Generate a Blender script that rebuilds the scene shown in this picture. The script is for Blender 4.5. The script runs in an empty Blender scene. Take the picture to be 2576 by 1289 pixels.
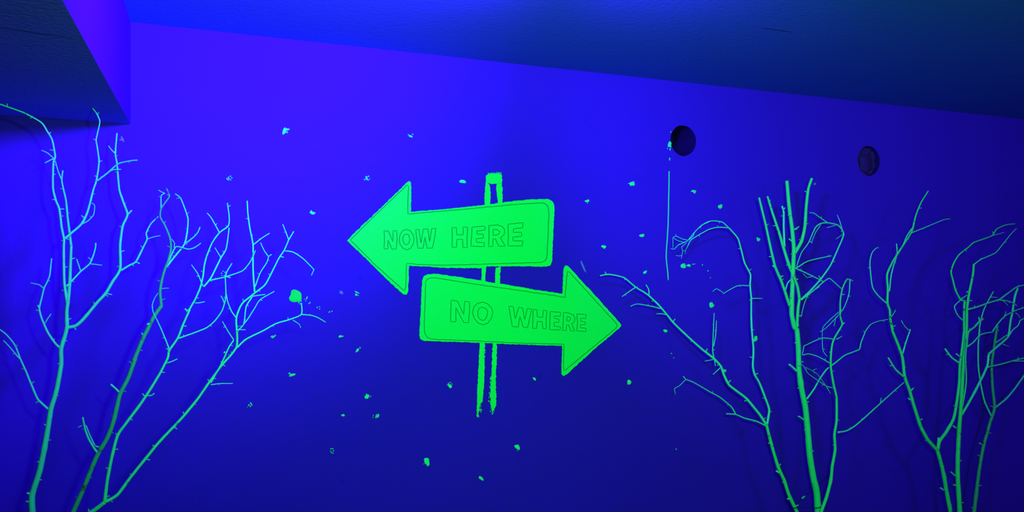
import bpy, bmesh, math, random
from mathutils import Vector, Matrix, noise

# ------------------------------------------------------------------ frame
W_PX, H_PX, F_PX = 2576.0, 1289.0, 1860.0
TH = math.radians(22.7)          # the wall recedes to the right by this angle
D = 3.3                          # distance to the wall along the view axis
EYE = 1.7
CEIL = 2.56
SOFFIT = 2.184
SOFFIT_X = -1.518
CAM = Vector((-D*math.sin(TH), -D*math.cos(TH), EYE))
VIEW = Vector((math.sin(TH), math.cos(TH), 0))
RIGHT = Vector((math.cos(TH), -math.sin(TH), 0))
S = bpy.context.scene
COL = S.collection

cam_d = bpy.data.cameras.new('camera')
cam_d.sensor_width = 36.0
cam_d.lens = F_PX/W_PX*36.0
cam_d.clip_start = 0.02
cam = bpy.data.objects.new('camera', cam_d)
COL.objects.link(cam)
cam.location = CAM
cam.rotation_euler = (math.radians(90), 0, -TH)
S.camera = cam

S.view_settings.view_transform = 'Standard'
S.view_settings.look = 'None'
S.view_settings.gamma = 1.0
S.view_settings.use_curve_mapping = False
S.view_settings.exposure = 0.0

world = bpy.data.worlds.new('world')
S.world = world
world.use_nodes = True
bg = world.node_tree.nodes['Background']
bg.inputs[0].default_value = (1.0, 0.30, 0.70, 1)
bg.inputs[1].default_value = 0.36


def aim(o, target):
    o.rotation_euler = (Vector(target)-Vector(o.location)).to_track_quat('-Z', 'Y').to_euler()


def area(name, loc, target, sx, sy, col, power, spread=180):
    l = bpy.data.lights.new(name, 'AREA')
    l.shape = 'RECTANGLE'
    l.size = sx
    l.size_y = sy
    l.color = col
    l.energy = power
    l.spread = math.radians(spread)
    o = bpy.data.objects.new(name, l)
    COL.objects.link(o)
    o.location = loc
    aim(o, target)
    return o


def spot(name, loc, target, col, power, angle, blend, rad):
    l = bpy.data.lights.new(name, 'SPOT')
    l.color = col
    l.energy = power
    l.spot_size = math.radians(angle)
    l.spot_blend = blend
    l.shadow_soft_size = rad
    o = bpy.data.objects.new(name, l)
    COL.objects.link(o)
    o.location = loc
    aim(o, target)
    return o


# twin ultraviolet wash lamp under the ceiling: one head turned left, one right
spot('blue_violet_spot', (-0.60, -1.59, 2.40), (-1.75, 0.0, 3.2), (0.36, 0.002, 1.0), 445, 145, 1.0, 0.125)
spot('blue_violet_spot', (-0.40, -1.41, 2.46), (1.35, 0.0, 2.22), (0.30, 0.005, 1.0), 178, 76, 1.0, 0.12)
# weak unseen fill spot, added to lift the dim right end of the wall
spot('blue_violet_spot', (2.3, -2.7, 2.44), (3.1, 0.0, 1.2), (0.50, 0.15, 1.0), 75, 120, 1.0, 0.30)
# unseen green fill added beside the viewer, standing in for the paint's fluorescence
spot('green_fill_flood', (-0.95, -3.1, 2.0), (0.60, 0.0, 2.60), (0.16, 1.0, 0.15), 455, 128, 1.0, 0.06)


# ------------------------------------------------------------------ helpers
def P(px, py, off=0.0):
    """point seen at a pixel, at the distance off in front of the wall"""
    d = VIEW + RIGHT*((px-W_PX/2)/F_PX) + Vector((0, 0, (H_PX/2-py)/F_PX))
    t = (-off-CAM.y)/d.y
    return CAM + d*t


def px_size(px, off=0.0):
    """metres per photo pixel (vertical) at a column"""
    p = P(px, H_PX/2, off)
    return (p-CAM).dot(VIEW)/F_PX


def empty(name, loc, label, cat, group=None):
    o = bpy.data.objects.new(name, None)
    o.empty_display_size = 0.05
    COL.objects.link(o)
    o.location = loc
    tag(o, label, cat, group)
    return o


def tag(o, label=None, cat=None, group=None, kind=None):
    if label:
        o['label'] = label
    if cat:
        o['category'] = cat
    if group:
        o['group'] = group
    if kind:
        o['kind'] = kind
    return o


def mesh_obj(name, verts, faces, mat, parent=None, smooth=False, origin=None):
    """one mesh object; verts in world space, kept relative to the parent (or origin)"""
    base = Vector(parent.get('_base', (0, 0, 0))) if parent else Vector(origin or (0, 0, 0))
    me = bpy.data.meshes.new(name)
    me.from_pydata([tuple(Vector(v)-base) for v in verts], [], faces)
    me.validate()
    me.update()
    if smooth:
        me.polygons.foreach_set('use_smooth', [True]*len(me.polygons))
    me.materials.append(mat)
    o = bpy.data.objects.new(name, me)
    COL.objects.link(o)
    if parent:
        o.parent = parent
    else:
        o.location = base
    return o


BASES = {}


def part(name, verts, faces, mat, parent, base, smooth=False):
    me = bpy.data.meshes.new(name)
    me.from_pydata([tuple(Vector(v)-base) for v in verts], [], faces)
    me.validate()
    me.update()
    if smooth:
        me.polygons.foreach_set('use_smooth', [True]*len(me.polygons))
    me.materials.append(mat)
    o = bpy.data.objects.new(name, me)
    COL.objects.link(o)
    o.parent = parent
    return o


# ------------------------------------------------------------------ materials
def nodes(name):
    m = bpy.data.materials.new(name)
    m.use_nodes = True
    nt = m.node_tree
    b = nt.nodes['Principled BSDF']
    return m, nt, b


def plaster(name, col, var, bump_scale, bump_str, rough=0.75, spots=None, spec=0.04, grain=2.3):
    m, nt, b = nodes(name)
    N, L = nt.nodes, nt.links
    tc = N.new('ShaderNodeTexCoord')
    n1 = N.new('ShaderNodeTexNoise')
    n1.inputs['Scale'].default_value = grain
    n1.inputs['Detail'].default_value = 6
    L.new(tc.outputs['Object'], n1.inputs['Vector'])
    mix = N.new('ShaderNodeMix')
    mix.data_type = 'RGBA'
    mix.inputs[6].default_value = tuple(c*(1-var) for c in col)+(1,)
    mix.inputs[7].default_value = tuple(min(1, c*(1+var)) for c in col)+(1,)
    L.new(n1.outputs['Fac'], mix.inputs[0])
    out = mix.outputs[2]
    if spots:
        n3 = N.new('ShaderNodeTexNoise')
        n3.inputs['Scale'].default_value = spots
        n3.inputs['Detail'].default_value = 3
        L.new(tc.outputs['Object'], n3.inputs['Vector'])
        r = N.new('ShaderNodeValToRGB')
        r.color_ramp.elements[0].position = 0.72
        r.color_ramp.elements[0].color = (0, 0, 0, 1)
        r.color_ramp.elements[1].position = 0.80
        r.color_ramp.elements[1].color = (0.5, 0.5, 0.5, 1)
        L.new(n3.outputs['Fac'], r.inputs['Fac'])
        m2 = N.new('ShaderNodeMix')
        m2.data_type = 'RGBA'
        L.new(r.outputs['Color'], m2.inputs[0])
        L.new(out, m2.inputs[6])
        m2.inputs[7].default_value = tuple(c*0.45 for c in col)+(1,)
        out = m2.outputs[2]
    L.new(out, b.inputs['Base Color'])
    b.inputs['Roughness'].default_value = rough
    b.inputs['Specular IOR Level'].default_value = spec
    n2 = N.new('ShaderNodeTexNoise')
    n2.inputs['Scale'].default_value = bump_scale
    n2.inputs['Detail'].default_value = 5
    L.new(tc.outputs['Object'], n2.inputs['Vector'])
    bp = N.new('ShaderNodeBump')
    bp.inputs['Strength'].default_value = bump_str
    bp.inputs['Distance'].default_value = 0.004
    L.new(n2.outputs['Fac'], bp.inputs['Height'])
    L.new(bp.outputs['Normal'], b.inputs['Normal'])
    return m


def bark_paint(name, col, bark, amount, scale):
    """fluorescent paint on bark, missing in small patches"""
    m, nt, b = nodes(name)
    N, L = nt.nodes, nt.links
    tc = N.new('ShaderNodeTexCoord')
    n1 = N.new('ShaderNodeTexNoise')
    n1.inputs['Scale'].default_value = scale
    n1.inputs['Detail'].default_value = 6
    n1.inputs['Roughness'].default_value = 0.65
    L.new(tc.outputs['Object'], n1.inputs['Vector'])
    r = N.new('ShaderNodeValToRGB')
    r.color_ramp.elements[0].position = amount
    r.color_ramp.elements[0].color = (0, 0, 0, 1)
    r.color_ramp.elements[1].position = amount+0.06
    r.color_ramp.elements[1].color = (1, 1, 1, 1)
    L.new(n1.outputs['Fac'], r.inputs['Fac'])
    n2 = N.new('ShaderNodeTexNoise')
    n2.inputs['Scale'].default_value = 45
    L.new(tc.outputs['Object'], n2.inputs['Vector'])
    mv = N.new('ShaderNodeMix')
    mv.data_type = 'RGBA'
    mv.inputs[6].default_value = tuple(c*0.86 for c in col)+(1,)
    mv.inputs[7].default_value = tuple(min(1, c*1.1) for c in col)+(1,)
    L.new(n2.outputs['Fac'], mv.inputs[0])
    mix = N.new('ShaderNodeMix')
    mix.data_type = 'RGBA'
    L.new(r.outputs['Color'], mix.inputs[0])
    L.new(mv.outputs[2], mix.inputs[6])
    mix.inputs[7].default_value = tuple(bark)+(1,)
    L.new(mix.outputs[2], b.inputs['Base Color'])
    b.inputs['Roughness'].default_value = 0.6
    b.inputs['Specular IOR Level'].default_value = 0.25
    bp = N.new('ShaderNodeBump')
    bp.inputs['Strength'].default_value = 0.35
    bp.inputs['Distance'].default_value = 0.002
    n3 = N.new('ShaderNodeTexNoise')
    n3.inputs['Scale'].default_value = 160
    L.new(tc.outputs['Object'], n3.inputs['Vector'])
    L.new(n3.outputs['Fac'], bp.inputs['Height'])
    L.new(bp.outputs['Normal'], b.inputs['Normal'])
    return m


WALL_C = (0.030, 0.007, 0.60)  # the black light's blue is put into the wall's base colour
M_WALL = plaster('blue_lit_plaster', WALL_C, 0.05, 90, 0.25, spots=11)
M_CEIL = plaster('ceiling_plaster', (0.030, 0.075, 0.55), 0.06, 60, 0.35)
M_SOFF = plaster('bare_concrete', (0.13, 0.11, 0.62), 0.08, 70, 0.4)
M_FLOOR = plaster('floor_concrete', (0.03, 0.04, 0.20), 0.15, 40, 0.4)
M_SIGN = plaster('green_wall_paint', (0.004, 0.86, 0.105), 0.03, 110, 0.5, 0.7)
M_SPLAT = plaster('green_splash_paint', (0.020, 0.90, 0.30), 0.04, 150, 0.3, 0.6)
M_PALE = plaster('thin_pale_paint', (0.10, 0.16, 0.62), 0.1, 90, 0.3, 0.7)
M_INK = plaster('dark_green_pen', (0.003, 0.24, 0.030), 0.1, 200, 0.1, 0.6)
M_BARK = bark_paint('green_painted_bark', (0.012, 0.80, 0.20), (0.02, 0.06, 0.05), 0.62, 26)
M_TWIG = bark_paint('blue_bleed_twig_paint', (0.030, 0.86, 0.42), (0.02, 0.07, 0.08), 0.66, 40)  # twig paint with blue bleeding from the lit wall put into its colour
M_BARKL = bark_paint('blue_lit_painted_bark', (0.020, 0.82, 0.32), (0.02, 0.06, 0.06), 0.62, 26)  # left copy of the green bark paint, stronger blue light put into its colour
M_BARK2 = bark_paint('thinly_painted_bark', (0.012, 0.40, 0.17), (0.02, 0.07, 0.05), 0.58, 26)
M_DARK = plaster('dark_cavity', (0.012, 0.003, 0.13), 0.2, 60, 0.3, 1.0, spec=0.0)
M_PLUG = plaster('grey_mortar', (0.024, 0.010, 0.15), 0.9, 60, 1.0, 0.95, spec=0.0, grain=70)
M_WIRE = plaster('dark_wire', (0.010, 0.010, 0.05), 0.1, 60, 0.1, 0.5)
M_CRACK = plaster('crack', (0.005, 0.004, 0.05), 0.1, 60, 0.1)
M_SOIL = plaster('dark_soil', (0.012, 0.012, 0.06), 0.4, 50, 0.9)

# ------------------------------------------------------------------ setting
X0, X1, YR = -4.2, 6.5, -5.5
HOLES = [(1719, 354, 0.0755), (2185.5, 405, 0.083)]
hole_c = []
for hx, hy, hr in HOLES:
    c = P(hx, hy)
    hole_c.append((c.x, c.z, hr))


def build_wall():
    v, f = [], []

    def rect(a, b, c, d):
        i = len(v)
        v.extend([(a, 0, c), (b, 0, c), (b, 0, d), (a, 0, d)])
        f.append((i, i+1, i+2, i+3))
    xs = X0
    s = 0.12
    n = 64
    for cx, cz, r in hole_c:
        rect(xs, cx-s, 0, CEIL)
        rect(cx-s, cx+s, 0, cz-s)
        rect(cx-s, cx+s, cz+s, CEIL)
        i = len(v)
        for k in range(n):
            a = 2*math.pi*k/n
            ca, sa = math.cos(a), math.sin(a)
            rr = r*(1+0.010*math.sin(3*a+1)+0.008*math.sin(7*a))
            q = s/max(abs(ca), abs(sa))
            v.append((cx+q*ca, 0, cz+q*sa))
            v.append((cx+rr*ca, 0, cz+rr*sa))
        for k in range(n):
            k2 = (k+1) % n
            f.append((i+2*k, i+2*k2, i+2*k2+1, i+2*k+1))
        xs = cx+s
    rect(xs, X1, 0, CEIL)
    return v, f


v, f = build_wall()
wall = mesh_obj('wall_back', v, f, M_WALL)
tag(wall, 'blue-lit plaster wall carrying the painted arrows', kind='structure')


def box(a, b):
    (x0, y0, z0), (x1, y1, z1) = a, b
    v = [(x0, y0, z0), (x1, y0, z0), (x1, y1, z0), (x0, y1, z0), (x0, y0, z1), (x1, y0, z1), (x1, y1, z1), (x0, y1, z1)]
    f = [(0, 3, 2, 1), (4, 5, 6, 7), (0, 1, 5, 4), (1, 2, 6, 5), (2, 3, 7, 6), (3, 0, 4, 7)]
    return v, f


v, f = box((X0, YR, CEIL), (X1, 0.3, CEIL+0.12))
ceiling = tag(mesh_obj('ceiling', v, f, M_CEIL), 'smooth blue lit ceiling above the wall', kind='structure')
v, f = box((X0, YR, -0.1), (X1, 0.3, 0.0))
tag(mesh_obj('floor', v, f, M_FLOOR), 'dark floor below the picture', kind='structure')
v, f = box((X0-0.12, YR, 0), (X0, 0.3, CEIL))
tag(mesh_obj('wall_left', v, f, M_WALL), 'blue-lit side wall at the left end', kind='structure')
v, f = box((X1, YR, 0), (X1+0.12, 0.3, CEIL))
tag(mesh_obj('wall_right', v, f, M_WALL), 'blue-lit side wall at the right end', kind='structure')
# boxed beam at the upper left, running out from the wall
bm = bmesh.new()
v, f = box((X0, YR, SOFFIT), (SOFFIT_X, 0.0, CEIL))
bv = [bm.verts.new(p) for p in v]
for q in f:
    bm.faces.new([bv[i] for i in q])
me = bpy.data.meshes.new('trim_1')
bm.to_mesh(me)
bm.free()
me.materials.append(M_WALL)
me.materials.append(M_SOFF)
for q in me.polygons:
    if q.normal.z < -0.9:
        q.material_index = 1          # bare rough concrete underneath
soff = bpy.data.objects.new('trim_1', me)
COL.objects.link(soff)
tag(soff, 'boxed beam with dark underside at the upper left', kind='structure')


def surf_crack(name, pts, w, plane_z, parent, rng):
    """thin dark hairline on a horizontal underside"""
    v, f = [], []
    for i, (px, py) in enumerate(pts):
        d = VIEW + RIGHT*((px-W_PX/2)/F_PX) + Vector((0, 0, (H_PX/2-py)/F_PX))
        t = (plane_z-0.0008-CAM.z)/d.z
        p = CAM+d*t
        ww = w*(0.35+0.65*math.sin(math.pi*(i+0.5)/len(pts)))
        jit = Vector((0, rng.uniform(-1, 1)*w, 0))
        v += [p+jit+Vector((0, ww, 0)), p+jit-Vector((0, ww, 0))]
    for i in range(len(pts)-1):
        f.append((2*i, 2*i+1, 2*i+3, 2*i+2))
    o = mesh_obj(name, v, f, M_CRACK)
    o.parent = parent
    return o


rng = random.Random(5)
surf_crack('crack', [(-40+i*15, 64+i*2.15) for i in range(16)], 0.0016, SOFFIT, soff, rng)
surf_crack('crack', [(1915+i*6, 70+i*0.9) for i in range(14)], 0.0022, CEIL, ceiling, rng)

# round openings in the wall
for k, (cx, cz, r) in enumerate(hole_c):
    depth = 0.17 if k == 0 else 0.030
    n = 48
    v, f = [], []
    for j in range(4):
        y = -0.0005+depth*j/3
        for i in range(n):
            a = 2*math.pi*i/n
            rr = r*(1+0.010*math.sin(3*a+1)+0.008*math.sin(7*a))*(1.0 if j == 0 else 1.002)
            v.append((cx+rr*math.cos(a), y, cz+rr*math.sin(a)))
    for j in range(3):
        for i in range(n):
            i2 = (i+1) % n
            f.append((j*n+i, (j+1)*n+i, (j+1)*n+i2, j*n+i2))
    base = Vector((cx, 0, cz))
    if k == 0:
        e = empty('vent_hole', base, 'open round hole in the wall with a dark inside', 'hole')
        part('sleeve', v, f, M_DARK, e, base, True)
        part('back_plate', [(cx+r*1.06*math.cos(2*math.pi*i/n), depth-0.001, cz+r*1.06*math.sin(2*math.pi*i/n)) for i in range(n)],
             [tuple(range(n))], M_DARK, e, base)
    else:
        e = empty('plugged_hole', base, 'round hole stuffed with rough dark mortar, right of the open hole', 'hole')
        part('sleeve', v, f, M_DARK, e, base, True)
        # lumpy filling
        pv, pf = [], []
        R, T = 16, 40
        for a in range(R+1):
            for b in range(T):
                rad = r*1.03*a/R
                an = 2*math.pi*b/T
                x, z = rad*math.cos(an), rad*math.sin(an)
                h = noise.noise(Vector((x*38, z*38, 3.1)))*0.011 + noise.noise(Vector((x*90, z*90, 8)))*0.005
                edge = 0.012 if a > R-2 else 0
                pv.append((cx+x, 0.016-h+edge, cz+z))
        for a in range(R):
            for b in range(T):
                b2 = (b+1) % T
                pf.append((a*T+b, a*T+b2, (a+1)*T+b2, (a+1)*T+b))
        part('mortar_filling', pv, pf, M_PLUG, e, base, True)
        # ragged stone stub and a small ring inside
        sv, sf = [], []
        for a in range(9):
            for b in range(14):
                an = 2*math.pi*b/14
                q = a/8
                rr = r*0.52*math.sin(math.pi*(0.12+0.5*q))*(1+0.25*noise.noise(Vector((math.cos(an)*2, math.sin(an)*2, q*3))))
                rr = r*0.55*(1-q**2.2)*(1+0.22*noise.noise(Vector((math.cos(an)*2, math.sin(an)*2, 1.7))))
                sv.append((cx-r*0.12+rr*math.cos(an), 0.012-0.016*q, cz-r*0.16+1.15*rr*math.sin(an)))
        for a in range(8):
            for b in range(14):
                b2 = (b+1) % 14
                sf.append((a*14+b, a*14+b2, (a+1)*14+b2, (a+1)*14+b))
        part('stone_lump', sv, sf, M_PLUG, e, base, True)

# ------------------------------------------------------------------ flat paint on the wall
def paint_poly(pts_px, thick, jitter, rng, step=4.0, curved=False):
    """closed outline in photo pixels -> slab of paint on the wall with a brushed edge"""
    out = []
    n = len(pts_px)
    for i in range(n):
        a, b = pts_px[i], pts_px[(i+1) % n]
        L = math.hypot(b[0]-a[0], b[1]-a[1])
        k = max(1, int(L/step))
        for j in range(k):
            t = j/k
            jx, jy = (0, 0)
            if j:
                jx, jy = rng.uniform(-jitter, jitter), rng.uniform(-jitter, jitter)
            out.append((a[0]+(b[0]-a[0])*t+jx, a[1]+(b[1]-a[1])*t+jy))
    top = [P(x, y) for x, y in out]
    m = len(top)
    v = [Vector((p.x, 0.001, p.z)) for p in top]+[Vector((p.x, -thick, p.z)) for p in top]
    f = [tuple(range(m, 2*m))[::-1]]
    for i in range(m):
        j = (i+1) % m
        f.append((i, j, m+j, m+i))
    return v, f


def fix_normals(o):
    bm = bmesh.new()
    bm.from_mesh(o.data)
    bmesh.ops.triangulate(bm, faces=[q for q in bm.faces if len(q.verts) > 4])
    bmesh.ops.recalc_face_normals(bm, faces=bm.faces)
    bm.to_mesh(o.data)
    bm.free()


def line_strip(pts_px, w_px, y0, y1, closed, rng, jit=0.25, step=5.0):
    """drawn pen line as a thin raised ribbon on the paint"""
    pts = []
    n = len(pts_px)
    for i in range(n if closed else n-1):
        a, b = pts_px[i], pts_px[(i+1) % n]
        L = math.hypot(b[0]-a[0], b[1]-a[1])
        k = max(1, int(L/step))
        for j in range(k):
            t = j/k
            jx = rng.uniform(-jit, jit) if j else 0
            jy = rng.uniform(-jit, jit) if j else 0
            pts.append((a[0]+(b[0]-a[0])*t+jx, a[1]+(b[1]-a[1])*t+jy))
    if not closed:
        pts.append(pts_px[-1])
    m = len(pts)
    v, f = [], []
    for i in range(m):
        p0 = pts[(i-1) % m] if (closed or i > 0) else pts[i]
        p1 = pts[(i+1) % m] if (closed or i < m-1) else pts[i]
        tx, ty = p1[0]-p0[0], p1[1]-p0[1]
        L = math.hypot(tx, ty) or 1
        nx, ny = -ty/L*w_px/2, tx/L*w_px/2
        a, b = P(pts[i][0]+nx, pts[i][1]+ny), P(pts[i][0]-nx, pts[i][1]-ny)
        v += [(a.x, -y0, a.z), (a.x, -y1, a.z), (b.x, -y1, b.z), (b.x, -y0, b.z)]
    for i in range(m if closed else m-1):
        j = (i+1) % m
        for q in range(3):
            f.append((4*i+q, 4*j+q, 4*j+q+1, 4*i+q+1))
    return v, f


def crop(o, s, pts):
    return [(o[0]+x*s, o[1]+y*s) for x, y in pts]


Z1 = ((840, 420), 0.5120)
rng = random.Random(11)

ARROWS = [
    dict(label='green arrow pointing left reading NOW HERE painted on the wall',
         outer=[(64, 364), (90, 335), (250, 183), (362, 74), (370, 70), (378, 78), (379, 150), (378, 222), (560, 206), (700, 192), (850, 173), (960, 161), (1050, 158),
                (1070, 168), (1080, 185), (1082, 210), (1075, 350), (1070, 465), (1062, 485), (1040, 491), (900, 489), (745, 490), (738, 499), (550, 497), (450, 490),
                (368, 487), (364, 610), (356, 628), (340, 627), (250, 545), (150, 445)],
         inner=[(80, 360), (200, 240), (358, 90), (366, 96), (362, 180), (362, 232), (560, 216), (730, 200), (870, 187), (1000, 178), (1030, 178), (1048, 193), (1055, 220),
                (1050, 350), (1045, 440), (1038, 460), (1018, 470), (900, 473), (740, 478), (550, 484), (420, 480), (356, 475), (352, 590), (347, 610), (333, 600), (200, 480)],
         origin=(940, 540), scale=0.15528,
         letters=[
             [[(165, 265), (235, 270), (310, 445), (312, 262), (370, 268), (378, 400), (362, 560), (292, 560), (228, 412), (228, 555), (165, 560), (172, 400)]],
             [[(530, 242), (590, 265), (635, 325), (652, 400), (640, 470), (600, 545), (535, 575), (470, 545), (425, 480), (412, 420), (425, 330), (465, 265)],
              [(525, 318), (570, 335), (582, 400), (570, 460), (525, 495), (485, 465), (468, 400), (485, 335)]],
             [[(678, 246), (730, 243), (762, 470), (802, 238), (875, 232), (903, 452), (935, 232), (1005, 222), (990, 350), (948, 545), (862, 547), (828, 365), (795, 548), (712, 545)]],
             [[(1265, 215), (1335, 212), (1342, 330), (1445, 330), (1445, 205), (1520, 207), (1508, 380), (1512, 535), (1440, 540), (1440, 405), (1345, 405), (1338, 532), (1265, 530), (1270, 380)]],
             [[(1590, 205), (1770, 190), (1805, 205), (1800, 250), (1670, 268), (1668, 315), (1772, 320), (1772, 385), (1660, 392), (1662, 450), (1790, 458), (1785, 522), (1572, 515)]],
             [[(1860, 180), (2000, 168), (2080, 195), (2118, 250), (2112, 320), (2050, 380), (2128, 518), (2020, 510), (1968, 395), (1930, 395), (1925, 518), (1855, 520), (1865, 350)],
              [(1930, 245), (1990, 243), (2038, 275), (2030, 312), (1980, 335), (1932, 335)]],
             [[(2172, 158), (2415, 132), (2405, 218), (2262, 230), (2258, 292), (2388, 290), (2395, 352), (2252, 365), (2252, 425), (2415, 430), (2400, 510), (2172, 510), (2178, 350)]],
         ]),
    dict(label='green arrow pointing right reading NO WHERE painted below the other arrow',
         outer=[(432, 560), (442, 537), (460, 528), (490, 525), (600, 540), (700, 556), (850, 580), (1000, 606), (1122, 624), (1128, 500), (1136, 485), (1148, 487), (1280, 630), (1404, 768),
                (1411, 780), (1402, 792), (1280, 895), (1142, 1020), (1126, 1029), (1117, 1018), (1119, 960), (1121, 880), (900, 873), (650, 862), (500, 858), (440, 855), (424, 846), (419, 830),
                (424, 740)],
         inner=[(450, 565), (458, 552), (475, 546), (500, 546), (700, 578), (900, 606), (1050, 628), (1134, 642), (1145, 512), (1160, 522), (1280, 655), (1385, 768), (1390, 782), (1382, 795),
                (1260, 895), (1130, 1003), (1126, 985), (1129, 872), (900, 866), (700, 856), (480, 847), (458, 838), (446, 820), (443, 780)],
         origin=(1110, 740), scale=0.15140,
         letters=[
             [[(162, 102), (265, 118), (370, 345), (385, 122), (465, 132), (468, 250), (450, 478), (370, 475), (300, 345), (240, 225), (238, 462), (150, 458)]],
             [[(690, 135), (770, 165), (835, 240), (852, 310), (830, 400), (770, 485), (690, 512), (610, 485), (545, 410), (514, 310), (540, 210), (600, 155)],
              [(670, 218), (735, 240), (765, 290), (755, 370), (720, 430), (680, 440), (635, 415), (605, 370), (602, 290), (630, 235)]],
             [[(1118, 205), (1190, 212), (1225, 415), (1280, 228), (1345, 232), (1380, 430), (1425, 242), (1498, 252), (1465, 400), (1430, 560), (1355, 548), (1303, 372), (1275, 548), (1175, 540)]],
             [[(1525, 255), (1585, 265), (1592, 380), (1680, 388), (1690, 272), (1752, 280), (1740, 420), (1742, 578), (1685, 575), (1672, 462), (1592, 455), (1580, 572), (1512, 570)]],
             [[(1808, 292), (1978, 308), (1972, 372), (1875, 365), (1872, 405), (1950, 420), (1945, 470), (1872, 472), (1870, 535), (1975, 545), (1968, 602), (1795, 590), (1800, 440)]],
             [[(2025, 308), (2110, 315), (2185, 345), (2218, 400), (2205, 465), (2160, 495), (2215, 618), (2150, 615), (2110, 515), (2078, 512), (2072, 605), (2010, 605), (2022, 450)],
              [(2085, 372), (2130, 385), (2145, 412), (2120, 450), (2080, 450)]],
             [[(2248, 332), (2350, 338), (2402, 345), (2392, 408), (2312, 402), (2315, 458), (2385, 465), (2388, 512), (2305, 512), (2308, 560), (2400, 570), (2398, 628), (2248, 612), (2258, 470)]],
         ]),
]
T_SIGN = 0.0030
for A in ARROWS:
    out = crop(*Z1, A['outer'])
    cx = sum(p[0] for p in out)/len(out)
    cy = sum(p[1] for p in out)/len(out)
    base = P(cx, cy)
    e = empty('arrow_sign', base, A['label'], 'sign', 'painted arrow signs')
    v, f = paint_poly(out, T_SIGN, 0.8, rng)
    o = part('arrow_panel', v, f, M_SIGN, e, base)
    fix_normals(o)
    v, f = line_strip(crop(*Z1, A['inner']), 1.7, T_SIGN-0.0004, T_SIGN+0.0005, True, rng, 0.5)
    o = part('border_line', v, f, M_INK, e, base)
    o['label'] = 'dark green pen line just inside the edge'
    fix_normals(o)
    for loops in A['letters']:
        V, F = [], []
        for lp in loops:
            v, f = line_strip(crop(A['origin'], A['scale'], lp), 1.6, T_SIGN-0.0004, T_SIGN+0.0005, True, rng, 0.25)
            F += [tuple(i+len(V) for i in q) for q in f]
            V += v
        o = part('letter', V, F, M_INK, e, base)
        o['label'] = 'letter outlined in dark green pen'
        fix_normals(o)

# painted post behind the arrows
ZS = ((1180, 420), 0.2326)
ZT = ((1160, 850), 0.1706)
base = P(1240, 745)
post = empty('painted_post', base, 'green signpost of two brushed strokes painted behind the arrows', 'signpost')
STROKES = [
    ('cap_stroke', crop(*ZS, [(182, 95), (215, 76), (300, 72), (346, 78), (356, 100), (354, 182), (300, 184), (262, 186), (226, 182), (206, 170), (178, 175)]), 0.9),
    ('brush_stroke', crop(*ZS, [(176, 176), (206, 170), (222, 200), (228, 240), (232, 330), (226, 385), (214, 430), (172, 430), (165, 345), (173, 240)]), 0.8),
    ('brush_stroke', crop(*ZS, [(302, 182), (354, 180), (360, 260), (358, 425), (322, 425), (304, 345), (300, 280), (290, 240), (294, 205)]), 1.2),
    ('brush_stroke', crop(*ZS, [(140, 1060), (186, 1060), (178, 1150), (170, 1265), (132, 1265), (136, 1160)]), 0.7),
    ('brush_stroke', crop(*ZS, [(286, 1092), (340, 1084), (334, 1180), (330, 1280), (280, 1280), (282, 1180)]), 1.0),
    ('brush_stroke', crop(*ZT, [(275, 60), (350, 60), (342, 160), (338, 250), (344, 400), (342, 520), (334, 680), (324, 800), (320, 890), (304, 960), (290, 960), (272, 1010), (268, 1090), (258, 1070), (246, 1180),
                                (234, 1170), (230, 1030), (236, 850), (246, 640), (256, 450), (264, 250)]), 0.9),
    ('brush_stroke', crop(*ZT, [(468, 60), (520, 60), (522, 200), (520, 330), (514, 460), (512, 560), (506, 640), (506, 760), (512, 880), (506, 1000), (492, 1040), (490, 1090), (470, 1070), (458, 1100), (446, 1020),
                                (430, 960), (440, 900), (420, 860), (444, 760), (434, 690), (446, 640), (432, 580), (452, 540), (452, 430), (458, 250)]), 1.3),
]
for nm, pts, j in STROKES:
    v, f = paint_poly(pts, 0.0018, j, rng, 3.0)
    o = part(nm, v, f, M_SIGN, post, base)
    fix_normals(o)
# dry-brush flecks along the ragged ends, one part for each ragged edge
def flecks(spans, n):
    V, F = [], []
    for _ in range(n):
        (x0, y0), (x1, y1), wx = rng.choice(spans)
        t = rng.random()
        x, y = x0+(x1-x0)*t+rng.uniform(-wx, wx), y0+(y1-y0)*t
        h, w = rng.uniform(1.2, 3.4), rng.uniform(0.6, 1.3)
        v, f = paint_poly([(x-w, y), (x-w*0.3, y-h), (x+w, y-h*0.6), (x+w*0.4, y+h)], 0.0012, 0, rng, 99)
        F += [tuple(i+len(V) for i in q) for q in f]
        V += v
    o = part('dry_brush_flecks', V, F, M_SIGN, post, base)
    o['kind'] = 'stuff'
    fix_normals(o)


flecks([((1218.5, 868), (1218, 960), 1.5)], 22)
flecks([((1214, 1000), (1204, 1054), 3.5), ((1206, 1020), (1200, 1052), 2)], 26)
flecks([((1235, 940), (1231, 1015), 2.6), ((1240, 1010), (1238, 1042), 5), ((1247, 960), (1247, 1020), 1.2)], 60)
flecks([((1263, 442), (1263, 505), 1.2), ((1225, 437), (1262, 436), 2)], 26)


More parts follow.
